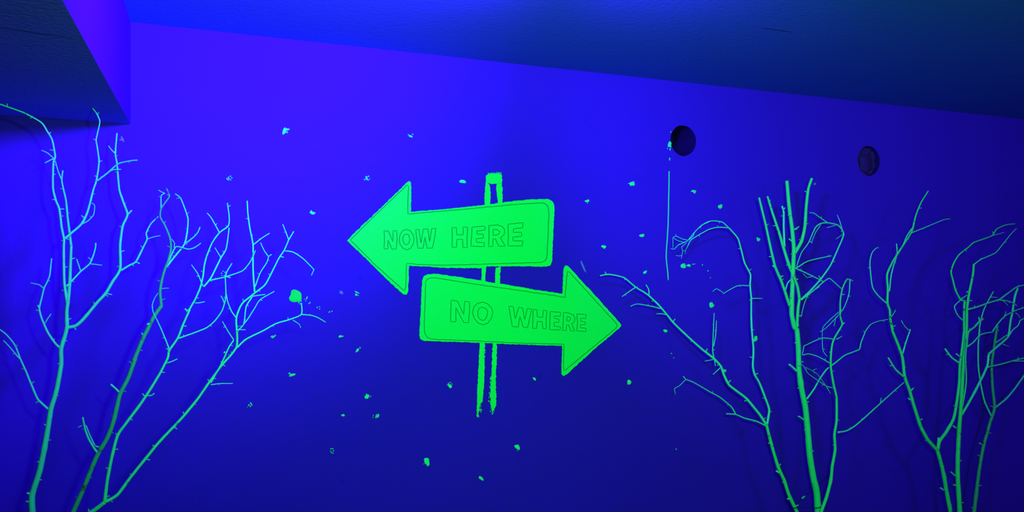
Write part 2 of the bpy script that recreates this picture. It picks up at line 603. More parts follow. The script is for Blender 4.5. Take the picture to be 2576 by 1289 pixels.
# paint splashes -------------------------------------------------------------
def dab(cx, cy, w, h, rot, seed, h_m=0.0018, lumps=0.22, n=18):
    """irregular drop of paint lying on the wall"""
    r = random.Random(seed)
    ph = [r.uniform(0, 6.28) for _ in range(4)]
    am = [lumps, lumps*0.7, lumps*0.45, lumps*0.3]
    v, f = [], []
    c = P(cx, cy)
    rings = [(1.0, 0.0006), (0.96, -h_m*0.55), (0.72, -h_m*0.95), (0.35, -h_m)]
    for sc, y in rings:
        for i in range(n):
            a = 2*math.pi*i/n
            q = 1+sum(am[k]*math.sin((k+2)*a+ph[k]) for k in range(4))*0.6
            x, z = math.cos(a)*w*0.56*q*sc, math.sin(a)*h*0.56*q*sc
            xx, zz = x*math.cos(rot)-z*math.sin(rot), x*math.sin(rot)+z*math.cos(rot)
            p = P(cx+xx, cy+zz)
            v.append((p.x, y, p.z))
    v.append((c.x, -h_m, c.z))
    for k in range(3):
        for i in range(n):
            j = (i+1) % n
            f.append((k*n+i, k*n+j, (k+1)*n+j, (k+1)*n+i))
    for i in range(n):
        f.append((3*n+i, 3*n+(i+1) % n, 4*n))
    return v, f


def splat(name, label, dabs, mat, cat='paint splash', group='paint splashes on the wall'):
    V, F = [], []
    for k, d in enumerate(dabs):
        v, f = dab(*d[:5], seed=hash((round(d[0]), round(d[1]), k)) & 0xffff, n=18 if max(d[2], d[3]) > 5 else 9)
        F += [tuple(i+len(V) for i in q) for q in f]
        V += v
    o = P(dabs[0][0], dabs[0][1])
    ob = mesh_obj(name, V, F, mat, None, True, origin=(o.x, 0, o.z))
    fix_normals(ob)
    tag(ob, label, cat, group)
    return ob


def speckle(cx, cy, w, h, n, seed, ring=0.6):
    r = random.Random(seed)
    d = []
    for i in range(n):
        a = 2*math.pi*(i+r.uniform(-.3, .3))/n
        q = ring+r.uniform(-.3, .25)
        d.append((cx+math.cos(a)*w/2*q, cy+math.sin(a)*h/2*q, r.uniform(2.2, 4.6), r.uniform(1.8, 3.4), a+1.57+r.uniform(-.5, .5)))
    d.append((cx+r.uniform(-1, 1), cy+r.uniform(-1, 1), 4.2, 3.0, r.uniform(0, 3)))
    return d


SP = 'paint_splash'
splat(SP, 'comma-shaped cyan splash, topmost of those left of the arrows', [(715, 330, 8, 16, .1), (721, 326, 12, 6, -.2), (722, 333, 4, 4, 0)], M_SPLAT)
splat(SP, 'small crescent of flecks high above the tip of the left arrow head', [(1033, 343, 11, 4, .5), (1038, 338, 3, 3, 0), (1027, 339, 2.5, 2.5, 0)], M_SPLAT)
splat(SP, 'ring of cyan flecks above the left branches', speckle(576, 449, 19, 17, 8, 1), M_SPLAT)
splat(SP, 'ring of cyan flecks up left of the NOW HERE arrow head', speckle(923, 449, 17, 16, 8, 2), M_SPLAT)
splat(SP, 'boat-shaped cyan splash between the left branches and the upper arrow', [(786, 536, 15, 6, .25), (783, 531, 4, 3.5, 0), (791, 535, 2.5, 2, 0)], M_SPLAT)
splat(SP, 'slanted green dab left of the painted post top', [(1164, 457, 16, 7.5, .3)], M_SPLAT)
splat(SP, 'largest round green blob at the right edge of the left branches', [(743.5, 746, 32, 26, 0)], M_SIGN)
splat(SP, 'broken flecks just right of the largest green blob', [(772, 750, 3, 7, .4), (769, 757, 2, 3, .5), (766, 753, 2, 2, 0), (777, 764, 2, 4, .2), (780, 762, 2.4, 4, 0)], M_SPLAT)
splat(SP, 'three tiny pale dots in a triangle right of the largest green blob', [(798, 774, 3.2, 3.2, 0), (804, 772, 2.6, 2.6, 0), (804, 778, 3, 2.6, 0)], M_SPLAT)
splat(SP, 'pair of tiny pale dots, last of the trail from the largest green blob', [(828.5, 785.5, 4.4, 2.8, -.8), (835, 784, 3, 3, 0)], M_SPLAT)
splat(SP, 'few flecks touching the underside of the largest green blob', [(752, 761, 3, 5, .4), (757, 758, 4.5, 2.6, -.6), (755, 765, 4, 2.4, 0)], M_SPLAT)
splat(SP, 'hooked cyan fleck below the NOW HERE arrow tip', [(898, 736, 11, 3, .4), (896, 742, 5, 6, .4), (901, 744, 2.4, 2.4, 0)], M_SPLAT)
splat(SP, 'small cyan dab beneath the long low twig of the left branches', [(686, 848, 8.5, 7, 0), (692, 845, 3, 6, .4)], M_SPLAT)
splat(SP, 'small flat cyan dab halfway between left branches and lower arrow', [(856, 847, 8, 5.5, 0), (862, 846.5, 4.5, 3, -.2)], M_SPLAT)
splat(SP, 'tilted bean-shaped green dab left of the NO WHERE arrow bottom corner', [(899, 882, 5.5, 10, .5), (905.5, 875.5, 3, 3.6, .3)], M_SPLAT)
splat(SP, 'bird-shaped green dab right of the lower left branch', [(735, 944, 14, 6.5, -.25), (728, 940, 5, 4, -.2)], M_SPLAT)
splat(SP, 'shell-shaped cyan splash with two stray dots, left of the post foot', [(923, 999, 11, 9, -.2), (922, 993, 3, 4, .4), (927, 995, 3, 3, 0), (933, 997, 2.2, 2.2, 0), (931, 1000, 2, 2, 0)], M_SPLAT)
splat(SP, 'open cyan crescent of flecks low beside the left branches', [(632, 1017, 3, 10, -.5), (626, 1020, 4, 4, 0), (630, 1023, 3, 4, .2), (622, 1025, 1.8, 1.8, 0)], M_SPLAT)
splat(SP, 'tiny single cyan dot low on the wall left of the post foot', [(863, 1045.5, 8, 5.5, .2)], M_SPLAT)
splat(SP, 'double crescent of cyan flecks low left of the post foot', [(951, 1047, 4, 11, .25), (946, 1049, 3, 7, .2), (947, 1044, 2.4, 3, 0), (939, 1046, 2.4, 2.4, 0), (938, 1051, 2.2, 2.2, 0)], M_SPLAT)
splat(SP, 'faintest ring of pale flecks near the bottom left of centre', speckle(835, 1135, 12, 14, 6, 9, .75)[:-1], M_SPLAT)
splat(SP, 'leaf-shaped fleck cluster just left of the post foot', [(1132, 972, 10, 8, .6), (1128, 965, 3, 2.4, 0), (1133, 963, 3, 2.2, .1), (1125, 969, 2, 2, 0), (1137, 967, 2, 3, 0)], M_SPLAT)
splat(SP, 'tiny oval green dot below the NO WHERE arrow', [(1344.5, 954, 9, 5, .7)], M_SPLAT)
splat(SP, 'small green dab below the right arrow tip', [(1583, 962, 9.5, 10, .3), (1580, 966, 4, 4, 0)], M_SPLAT)
splat(SP, 'round green dab with a notch, right of the post foot', [(1301, 1125, 12, 10, 0), (1305, 1129, 6, 6, 0), (1302, 1134, 2.2, 2, 0)], M_SPLAT)
splat(SP, 'largest of the low green dabs, with a short drip below', [(1074, 1162, 13, 17, -.2), (1075, 1172, 2.6, 4, 0), (1066, 1168, 2, 2, 0)], M_SPLAT)
splat(SP, 'lowest green dab, slanted, near the bottom centre', [(1209, 1203, 9, 7, .8), (1213, 1207, 7, 5, .7)], M_SPLAT)
splat(SP, 'triangular green dab above right of the arrows', [(1590, 463, 14, 8, -.1), (1593, 462, 6, 11, .1), (1582, 462, 4, 2, 0)], M_SPLAT)
splat(SP, 'small notched dab just right of the NOW HERE arrow', [(1477, 506, 9, 6, -.3), (1478, 511, 2, 2.5, 0), (1480, 505, 4, 6, .3)], M_SPLAT)
splat(SP, 'heart-shaped dab right of the thin drip line', [(1745, 481, 11, 5, .05), (1747, 484, 5, 6, .2)], M_SPLAT)
splat(SP, 'rounded dab above the arching twig', [(1812, 520, 10.5, 9.5, .4)], M_SPLAT)
splat(SP, 'oval green dab left of the drip line, upper of two', [(1615, 593, 10.5, 8, -.2)], M_SPLAT)
splat(SP, 'lower left oval dab right of the NOW HERE arrow bottom', [(1519, 621, 11, 7, 0), (1519.5, 624, 5, 4, 0)], M_SPLAT)
splat(SP, 'small triangular dab above the long left twig tip of the right branches', [(1622, 686, 7, 6.5, .3), (1625, 684, 3.5, 6, .3)], M_SPLAT)
splat(SP, 'round green drop with a splashed tail below the arching twig', [(1719, 669.5, 10.5, 13, 0), (1727, 668.5, 8, 1.8, 0), (1733, 668.5, 8, 6.5, -.3), (1745, 665, 8, 1.8, -.15)], M_SPLAT)
splat('paint_dot', 'tiny pale dot right of the drop with the tail', [(1767, 667, 3.2, 2.6, 0)], M_SPLAT)
splat('paint_dot', 'tiny pale dot, middle of three below the arching twig', [(1781, 682, 2.8, 2.8, 0)], M_SPLAT)
splat('paint_dot', 'faintest dot, lowest of three below the arching twig', [(1787, 699, 2.2, 2.2, 0)], M_SPLAT)
splat(SP, 'round dab above the forked upright twig', [(1790, 768, 12, 11.5, 0), (1788, 773, 4, 3, 0)], M_SPLAT)
splat(SP, 'small round dab under the long left twig of the right branches', [(1674, 833, 9, 7, 0)], M_SPLAT)
splat(SP, 'dab showing beside the arching branch, behind its upright stem', [(1901, 853, 9, 13, .1)], M_SPLAT)
splat(SP, 'round dab right of the long slanting right branch', [(1821.5, 934, 9, 9, 0)], M_SPLAT)
splat(SP, 'pale dab left of the cut thick stems', [(1908, 603, 7, 9, -.4), (1904, 599, 3, 3, 0)], M_SPLAT)
splat('paint_dot', 'upper tiny dot of a pair below the right arrow tip', [(1689, 890, 2.8, 2.8, 0)], M_SPLAT)
splat('paint_dot', 'lower tiny dot of a pair below the right arrow tip', [(1695, 901, 2.2, 2.2, 0)], M_SPLAT)
splat('paint_dot', 'tiny short upright fleck low on the wall left of the right branches', [(1701, 1131, 1.8, 4, 0)], M_SPLAT)
splat(SP, 'flecks around the knot of crossing left twigs', [(557, 688, 4, 2.4, .5), (561, 683, 4, 2, -.4), (566, 686, 2.4, 4.5, .2), (565, 694, 5, 3, 0), (558, 694, 3, 2.4, .3)], M_SPLAT)
splat(SP, 'flecks close beside the lowest long left branch', [(565, 887, 4.5, 5, 0), (572, 885, 3, 2, .3), (568, 896, 3, 2.4, 0), (575, 893, 2, 3, 0)], M_SPLAT)
splat(SP, 'faint pale blue smudge left of the upper arrow', [(858.5, 736.5, 9, 8, 0)], M_PALE)
splat(SP, 'faint pale smear beside the beam corner', [(308, 350, 5, 14, -.4), (304, 352, 7, 4, .2)], M_PALE)
splat(SP, 'faint pale speck right of the tallest cut stem', [(2050, 463, 5, 7, .3)], M_PALE)
splat(SP, 'faint pale scratch above the right arrow head', [(1467, 671, 4, 34, -.4)], M_PALE)

splat('paint_dot', 'tiny pale dot on the upper left rim of the open hole', [(1687.5, 332.5, 2.2, 3, .4)], M_SPLAT)
splat('paint_dot', 'tiny pale dot just left of the drip below the open hole', [(1679, 374, 2.2, 2.2, 0)], M_SPLAT)
# blob on the hole's edge and the long drip hanging under it
o = P(1685, 363)
v1, f1 = [], []
for d in [(1684.5, 363, 8, 13, .1), (1686, 368.5, 5, 5, 0)]:
    v, f = dab(*d, seed=int(d[0]*7+d[1]), n=12)
    f1 += [tuple(i+len(v1) for i in q) for q in f]
    v1 += v
ob = mesh_obj(SP, v1, f1, M_SPLAT, None, True, origin=(o.x, 0, o.z))
fix_normals(ob)
tag(ob, 'green blob on the rim of the open round hole', 'paint splash', 'paint splashes on the wall')
drip_e = empty('paint_drip', P(1682, 560), 'long thin upright drip line of pale paint below the open hole', 'paint drip')
base = Vector(drip_e.location)


def rib(pts, w):
    v, f = line_strip(pts, w, -0.0005, 0.0016, False, rng, 0.15, 6)
    o = part('drip_line', v, f, M_SPLAT, drip_e, base)
    fix_normals(o)


rib([(1686, 373), (1684.8, 379)], 2.0)
rib([(1684.5, 397), (1684, 404)], 2.0)
rib([(1683, 431), (1682.4, 470), (1681.6, 520), (1680.2, 570), (1678, 605), (1676, 632), (1675.5, 648), (1677.5, 668), (1679.5, 685), (1680.5, 701)], 2.2)
rib([(1680.6, 702.5), (1680.8, 705)], 2.2)

# ------------------------------------------------------------------ branches
CR = dict(a=((0, 240), .3413), b=((0, 620), .3413), c=((0, 900), .3018), d=((380, 440), .3569), e=((240, 780), .3948),
          f=((1480, 520), .3725), g=((1880, 430), .349), h=((1880, 830), .3562), i=((2160, 440), .3336), j=((2160, 830), .3562),
          k=((1640, 880), .3172), l=((2376, 690), .1629), m=((1660, 540), .1397))


def trace(s):
    """'c 270,1289 268,1150 b 450,760' -> photo pixels"""
    out, cur = [], None
    for t in s.split():
        if t in CR:
            cur = CR[t]
        else:
            x, y = t.split(',')
            out.append((cur[0][0]+float(x)*cur[1], cur[0][1]+float(y)*cur[1]))
    return out


def catmull(pts, step):
    if len(pts) == 2:
        ext = [pts[0], pts[0], pts[1], pts[1]]
    else:
        ext = [pts[0]]+list(pts)+[pts[-1]]
    out = []
    for i in range(1, len(ext)-2):
        p0, p1, p2, p3 = ext[i-1], ext[i], ext[i+1], ext[i+2]
        L = math.hypot(p2[0]-p1[0], p2[1]-p1[1])
        n = max(2, int(L/step))
        for j in range(n):
            t = j/n
            q = []
            for k in range(2):
                lin = p1[k]+(p2[k]-p1[k])*t
                cm = 0.5*((2*p1[k])+(-p0[k]+p2[k])*t+(2*p0[k]-5*p1[k]+4*p2[k]-p3[k])*t*t+(-p0[k]+3*p1[k]-3*p2[k]+p3[k])*t**3)
                q.append(0.35*lin+0.65*cm)
            out.append(tuple(q))
    out.append(pts[-1])
    return out


def tube(path, radii, sides):
    v, f = [], []
    n = len(path)
    up = Vector((0, 1, 0))
    prev = None
    for i in range(n):
        t = (path[min(i+1, n-1)]-path[max(i-1, 0)])
        if t.length < 1e-9:
            t = Vector((0, 0, 1))
        t.normalize()
        if prev is None:
            prev = t.orthogonal().normalized()
        s = prev-t*prev.dot(t)
        s.normalize()
        prev = s
        b = t.cross(s)
        for k in range(sides):
            a = 2*math.pi*k/sides
            v.append(path[i]+(s*math.cos(a)+b*math.sin(a))*radii[i])
    for i in range(n-1):
        for k in range(sides):
            k2 = (k+1) % sides
            f.append((i*sides+k, i*sides+k2, (i+1)*sides+k2, (i+1)*sides+k))
    f.append(tuple(range(sides))[::-1])
    f.append(tuple(range((n-1)*sides, n*sides)))
    return v, f


# one short spur shared by all branches: length 1 along +Z
def spur_mesh(name, mat, bend):
    v, f = tube([Vector((0, 0, -0.15)), Vector((0.02, 0, 0.3)), Vector((bend*0.5, 0, 0.65)), Vector((bend, 0, 0.92)), Vector((bend*1.1, 0, 1.0))],
                [0.26, 0.19, 0.15, 0.16, 0.07], 6)
    me = bpy.data.meshes.new(name)
    me.from_pydata([tuple(q) for q in v], [], f)
    me.polygons.foreach_set('use_smooth', [True]*len(me.polygons))
    me.materials.append(mat)
    return me


SPURS = {}
for mt in (M_BARK, M_BARKL, M_BARK2):
    SPURS[mt.name] = [spur_mesh('spur', mt, b) for b in (0.0, 0.18, -0.2)]


def branch(label, off, limbs, seed, mat, group, floor_pull=0.25, drop=True, off_tip=None):
    """limbs: (trace, width at start px, width at end px[, offset at the end in metres])"""
    r = random.Random(seed)
    first = trace(limbs[0][0])[0]
    p0 = P(first[0], first[1], off)
    samples = []          # (px, py, off)
    built = []
    for li, lm in enumerate(limbs):
        pts = catmull(trace(lm[0]), 5.0)
        w0, w1 = lm[1], lm[2]
        if li == 0:
            o0 = off
        else:
            best = min(samples, key=lambda q: (q[0]-pts[0][0])**2+(q[1]-pts[0][1])**2)
            o0 = best[2]
        if len(lm) > 3:
            o1 = lm[3]
        else:
            o1 = o0+r.uniform(-0.055, 0.05)*min(1.0, len(pts)/25)
            o1 = max(0.035, o1)
        n = len(pts)
        path, rad, offs = [], [], []
        ph = r.uniform(0, 10)
        for i, (x, y) in enumerate(pts):
            s = i/(n-1)
            oo = o0+(o1-o0)*s
            jx = noise.noise(Vector((i*0.33, ph, 0)))*0.25
            jy = noise.noise(Vector((i*0.33, ph, 5)))*0.25
            w = w0+(w1-w0)*s
            nw = 1+0.07*noise.noise(Vector((i*0.21, ph, 9)))
            if w0 > 4.5 and noise.noise(Vector((i*0.13, ph, 20))) > 0.48:
                nw += 0.10
            path.append(P(x+jx, y+jy, oo))
            rad.append(max(0.4, w*nw/2)*px_size(x, oo))
            offs.append(oo)
            samples.append((x, y, oo))
        # trunk goes on down to the floor, out of the picture
        if li == 0 and drop:
            a, b = path[0], path[min(6, n-1)]
            dirv = (a-b)
            dz = a.z
            slope = Vector((dirv.x, dirv.y, 0))/max(1e-3, abs(dirv.z))
            low = []
            K = 10
            for k in range(K, 0, -1):
                t = k/K
                low.append(Vector((a.x, a.y, 0))+slope*dz*(t-0.5*t*t)*floor_pull*2+Vector((0, 0, a.z*(1-t)+(0.002 if k == K else 0))))
            path = low+path
            rad = [rad[0]*(1+0.15*(1-i/K)) for i in range(K)]+rad
        built.append((li, path, rad, w0, pts, offs))
    base = built[0][1][0].copy()
    base.z = 0 if drop else base.z
    e = empty('painted_branch', base, label, 'branch', group)
    for li, path, rad, w0, pts, offs in built:
        # soft cut end
        path = path+[path[-1]+(path[-1]-path[-2]).normalized()*rad[-1]*0.35]
        rad = rad+[rad[-1]*0.6]
        v, f = tube(path, rad, 10 if w0 > 7 else (8 if w0 > 4 else 6))
        nm = 'stem' if li == 0 else ('side_branch' if w0 >= 4.6 else 'twig')
        o = part(nm, v, f, (M_TWIG if w0 < 7.2 and (mat is not M_BARK2 or li) else mat), e, base, True)
        # short spurs and buds along it
        if len(pts) > 8:
            i = r.randint(3, 7)
            side = r.choice((-1, 1))
            while i < len(pts)-2:
                x, y = pts[i]
                tx, ty = pts[i+1][0]-pts[i-1][0], pts[i+1][1]-pts[i-1][1]
                L = math.hypot(tx, ty) or 1
                w = 2*rad[i + (10 if (li == 0 and drop) else 0)]
                ln = (w*0.5 + r.uniform(3.5, 8.5)*px_size(x, offs[i])*(1.0 if w0 > 4.6 else 0.6))
                c = P(x, y, offs[i])
                dirp = P(x+(-ty/L*side+0.35*tx/L), y+(tx/L*side+0.35*ty/L), offs[i])-c
                dirp.normalize()
                dirp += Vector((0, r.uniform(-0.7, 0.5), 0))
                dirp.normalize()
                rot = dirp.to_track_quat('Z', 'Y').to_matrix().to_4x4()
                th = ln*r.uniform(0.75, 1.0)
                mtx = Matrix.Translation(c-base) @ rot @ Matrix.Diagonal((th*0.9, th*0.9, ln, 1))
                sp = bpy.data.objects.new('spur', r.choice(SPURS[mat.name]))
                COL.objects.link(sp)
                sp.parent = o
                sp.matrix_local = mtx
                side = -side
                i += r.randint(7, 15)
    return e


GL, GM, GR = 'green painted branches left of the arrows', 'green painted branches right of the arrows', 'green painted branches at the right edge'

branch('leftmost tall forked branch whose upper tip bends out past the beam', 0.34, [
    ('c 270,1289 268,1150 330,950 370,760 405,560 425,430 470,280 510,60 b 450,760 485,640 495,590', 14.5, 9.5),
    ('b 495,600 492,480 505,380 515,260 520,130 525,0 a 525,1110 512,1010 497,890 487,780 467,690 455,625 463,555', 9, 3.6),
    ('b 495,420 488,370 475,280 470,130 470,0 a 472,1060 455,980 437,840 410,770 390,680 393,500 407,450 385,330 345,260 305,200 180,130 70,90 0,65 -80,45', 6.5, 3.2),
    ('b 490,600 560,585 620,530 720,410 780,345 830,260 885,170 885,0 a 890,1060 905,960 940,880 910,790 880,700 870,600 862,500 850,430 862,280', 8.5, 3.6),
    ('a 475,1060 520,1020 600,950 645,860 690,690 710,630 730,490 715,370 708,330 730,230 735,185 710,130 682,95', 6.2, 2.4),
    ('a 710,635 790,575 870,505 960,483 1012,478', 4.2, 2.6),
    ('a 790,572 830,550 890,546', 3, 2.4),
    ('a 940,880 972,848', 4.5, 3.4),
    ('a 850,430 825,405 800,373', 3.4, 2.2),
    ('b 890,180 945,145 1000,115 1040,40 1060,0 a 1085,1060 1078,1015 1110,950 1165,895', 5.2, 3),
    ('a 1085,1060 1130,1045 1180,1035', 2.8, 1.8),
    ('b 1000,115 1030,128', 3.4, 2.6),
    ('b 488,295 530,255 595,185 660,130 690,60 705,0 a 705,1090', 5, 3.2),
    ('b 595,185 580,140 565,95', 3.4, 2.8),
    ('b 660,130 700,133 750,140', 3.2, 2.2),
    ('a 605,950 650,925 690,880 698,810 675,795', 3.2, 1.8),
    ('b 445,750 410,720 355,640 310,540 290,460 310,370 325,310 365,220 380,90', 5.6, 3.2),
    ('b 325,315 290,285 225,270', 3.2, 2.4),
    ('b 330,570 350,535 375,500', 3.2, 2.8),
    ('b 355,1200 280,1130 235,1030 190,920 150,830 110,730 50,655 0,615 -60,580', 5.6, 3),
    ('b 150,835 110,790 60,730 25,695', 3.4, 2.6),
    ('a 400,465 365,480 330,500', 3.4, 2.4),
    ('a 393,462 350,425 305,405', 2.8, 2.2),
    ('a 455,625 430,565 407,485', 3.2, 2.6),
    ('a 440,840 472,838', 3, 2.4),
    ('b 790,350 825,357', 3.4, 2.4),
    ('c 262,1140 225,1130', 6, 4.5),
    ('b 290,460 278,435', 4, 3.4),
], 3, M_BARKL, GL)

branch('dull thinly painted knotty branch, second from the left', 0.43, [
    ('c 610,1289 690,1110 800,840 900,660 950,520 1000,310 1070,170 1130,0 b 985,850 1050,690 1100,590 1140,510 1190,440', 11.5, 9.5),
    ('b 1190,445 1180,330 1200,220 1230,130 d 110,640 140,530 135,450 100,360 65,300 70,240 100,195 130,150 108,95', 7.5, 3),
    ('d 108,650 180,560 235,490 255,400 260,310 235,230 205,160 170,135', 5, 2.8),
    ('d 238,488 300,440 330,405 345,370', 3.6, 2.8),
    ('d 125,610 150,550 180,505 260,525 310,512 350,483', 3.8, 2.4),
    ('d 162,515 165,480 145,455', 2.4, 1.6),
    ('d 70,240 70,190 72,145 98,130', 3.2, 2.2),
    ('d 92,128 70,120 52,108', 2, 1.8),
    ('c 1000,295 965,260 925,225', 5, 4.6),
    ('c 820,800 790,765 740,680 710,600 690,500', 5.4, 4),
    ('c 830,745 795,738 750,650 718,570 690,566 650,583', 3.4, 2.4),
    ('d 70,805 100,800 125,800', 2, 1.4),
    ('b 1110,570 1085,575', 6, 5),
    ('b 1060,665 1045,640', 3.6, 3),
], 4, M_BARK2, GL)

branch('bright forked branch that splits low, spreading towards the arrows', 0.54, [
    ('c 700,1320 765,1289 870,1210', 11.5, 10),
    ('c 872,1205 895,1020 935,820 980,650 1050,550 1170,390 1250,270 1340,120 1400,0 e 470,260 525,180 560,90 600,0 d 270,950 310,880 345,800 365,720 375,640 390,580 430,480 480,410 545,360 550,290 538,200', 8.5, 2.8),
    ('c 875,1207 e 140,1180 230,1060 310,960 400,850 480,765 560,680 650,570 720,470 800,360 900,235 d 600,1020 620,950 645,905 710,850 800,780 840,710 900,590 940,530 970,460 1005,400', 8.5, 3),
    ('d 480,405 425,305 395,270', 3.2, 2.4),
    ('d 370,790 420,730 490,590 530,520 550,375', 4.6, 2.6),
    ('d 490,580 450,515', 2.8, 2),
    ('d 365,785 330,700 285,635', 3.2, 2.2),
    ('d 310,905 345,903 378,895', 3, 2.2),
    ('e 455,340 490,328 522,313', 3, 2.4),
    ('e 335,547 358,545 375,533', 3.4, 2.6),
    ('d 255,965 240,945', 4, 3.6),
    ('d 415,745 525,720 640,680 680,640 712,590 735,535', 3.6, 2.4),
    ('d 525,722 533,685 570,625', 3.4, 2.6),
    ('d 530,718 560,726', 3, 2.4),
    ('d 130,1235 85,1120 40,1020 15,970 8,920 25,870 50,835', 3.8, 1.6),
    ('d 190,1155 290,1120 390,1080 450,1030 500,960 522,890 528,850 525,770 522,720', 4, 2.8),
    ('d 514,905 505,875 492,855', 2.8, 2.2),
    ('d 600,1010 565,960 540,895 530,840', 3.6, 2.8),
    ('d 970,460 950,405 928,350', 3, 2.4),
    ('d 945,537 1000,545 1070,590 1150,670', 3.2, 2.2),
    ('d 1148,668 1130,710', 2.2, 1.8),
    ('d 730,830 720,700 718,590 718,490 695,370 682,270 677,185', 4.6, 3.2),
    ('d 718,495 790,440 835,412', 3, 2.4),
    ('d 733,790 770,690 815,620 830,575 850,562', 3.2, 2.4),
    ('d 830,580 800,540 772,480', 2.8, 2.2),
    ('d 712,860 670,930 660,1010 650,1060 610,1100', 3.8, 2.6),
    ('d 715,858 760,850 805,845', 3, 2.2),
    ('d 605,1110 680,1020 730,940 770,880 868,823', 3.2, 2.4),
    ('d 605,1220 670,1160 790,1100 880,1050 980,1020 1060,985 1060,905', 4.6, 3),
    ('d 1060,985 1130,992 1180,1010 1230,1040', 3, 2),
    ('d 1000,1025 1045,1055 1055,1080', 2, 1.4),
    ('d 582,1165 540,1100 503,1035', 3.2, 2),
    ('e 735,478 800,470 875,470', 2.8, 2),
    ('e 735,465 800,350 850,240 880,195', 4.4, 3.4),
    ('d 610,1092 665,1093', 2.6, 2),
    ('c 985,645 965,638', 4.5, 4),
], 6, M_BARKL, GL)

branch('slanting branch with a long arm reaching to the right arrow tip and an arching arm', 0.15, [
    ('k 1175,1340 1150,1289 1085,1150 1050,1040 1000,930 950,760 910,605', 9.5, 7.5),
    ('k 910,600 850,510 750,390 660,320 610,280 570,200 545,130 490,70 400,0 f 690,895 620,830 570,780 530,730 470,660 400,595 320,545 240,480 140,458 80,468', 7, 3.0, 0.07),
    ('k 912,600 930,480 905,400 850,260 815,200 800,130 805,0 f 1105,850 1100,740 1100,620 1092,530 1095,460 1055,380 1035,300 1010,215 955,150 m 1235,240', 6, 3.4, 0.10),
    ('m 1240,240 1130,140 1000,115 900,120 790,170 660,280 510,460', 2.8, 2.2, 0.06),
    ('m 1235,243 1130,230 980,240 880,270 840,290 570,450 495,580', 2.8, 2.2, 0.06),
    ('m 900,125 730,210 620,330 600,390 520,460', 2.2, 1.6, 0.06),
    ('m 510,465 400,440 290,390 230,420', 2, 1.3, 0.045),
    ('m 510,472 430,500 330,475 250,430', 1.8, 1.2, 0.045),
    ('m 510,475 420,510 320,560 260,625 200,615', 2.2, 1.4, 0.045),
    ('m 480,510 390,590 410,650 400,720 385,790', 1.5, 1.1, 0.04),
    ('m 495,580 460,650 450,710', 1.5, 1.1, 0.04),
    ('m 398,735 350,748 290,740', 1.3, 1.1, 0.04),
    ('m 232,425 235,520 235,600', 1.2, 1.0, 0.04),
    ('f 320,545 275,575 228,608', 2.8, 2),
    ('f 410,600 408,560 390,530', 3, 2.6),
    ('f 490,690 430,675 330,658 285,675', 2.8, 1.8),
    ('f 535,735 500,725 462,725', 2.8, 2),
    ('f 850,1030 840,970 845,830 850,720', 3.2, 1.8),
    ('f 845,945 860,870 865,770', 2.8, 1.8),
    ('f 850,1032 787,1045', 2.4, 1.6),
    ('f 890,1090 842,1135', 2.6, 1.8),
    ('f 852,1035 858,1078', 2.6, 2),
    ('f 1092,535 1010,535 950,565 910,590', 2.8, 1.8),
    ('f 912,582 865,555 840,575', 1.8, 1.3),
    ('f 1105,622 1140,620 1175,622', 2.4, 1.6),
    ('k 905,607 830,570 735,545 665,515 590,510', 4, 2.8),
    ('k 665,515 630,455 540,380 450,330 330,260 268,236 250,212', 3.4, 2.2),
    ('k 268,238 215,290 178,310 187,355', 2, 1.3),
    ('k 1010,980 985,962', 5, 4.2),
    ('k 1100,1185 1075,1185', 5, 4.2),
], 7, M_BARK, GM)

branch('thickest trunk with tall sawn-off stems, in the middle of the right group', 0.15, [
    ('h 505,1320 500,1289 490,1150 465,1040 440,880 425,700 410,550 385,430 365,290 360,130 350,0 g 340,1130 320,1040 320,950 325,830 330,700 335,560 320,400 300,250 285,75', 17, 8.5, 0.13),
    ('g 338,600 390,510 415,400 425,250 440,130 465,55', 9, 6.6),
    ('g 305,975 250,810 200,690 160,520 130,380 85,195', 7.5, 5),
    ('g 340,770 300,680 265,570 230,450 180,300 145,185', 8.5, 5),
    ('g 268,550 262,400 262,300 250,255', 5.4, 5),
    ('g 262,275 272,268', 4, 3.4),
    ('g 270,880 290,810 320,780', 3.6, 3.2),
    ('g 358,1125 365,1000 375,920 360,830 338,770', 7.5, 6.5),
    ('g 385,930 450,870 530,780 600,680 650,570 695,460 680,420 650,390 580,375 530,380 490,410 440,520 390,590 355,690', 5.2, 2),
    ('g 580,375 520,335 480,305 450,303', 2.4, 1.8),
    ('g 530,388 495,440 465,510', 2.2, 1.6),
    ('g 682,415 665,360 647,318', 2.4, 1.6),
    ('g 640,393 575,410', 2.2, 1.6),
    ('g 690,455 670,470 640,492', 1.8, 1.2),
    ('g 350,700 375,688 440,650 605,613', 3.4, 2.6),
    ('g 340,700 440,745 550,800', 3.4, 2.6),
    ('g 475,760 430,770 402,742', 1.8, 1.2),
    ('g 390,930 470,870 545,805 590,775 640,815 683,855', 3.6, 2.4),
    ('g 520,835 440,895 410,960 387,1055', 2.4, 1.6),
    ('g 335,425 372,403', 3.8, 3.4),
    ('h 420,490 470,420 510,350 560,280 620,235 690,180 790,140 800,100 830,20 i 45,1190 90,1130 150,1105 235,1085 280,1020', 4.4, 1.8, 0.12),
    ('h 350,295 320,265 295,245', 6, 4.5),
    ('h 400,640 380,622 360,612', 4.5, 3),
    ('g 335,520 300,490', 4, 2.6),
    ('g 240,765 257,757', 3.6, 3),
    ('g 200,700 182,683', 3.6, 3),
], 8, M_BARK, GM)

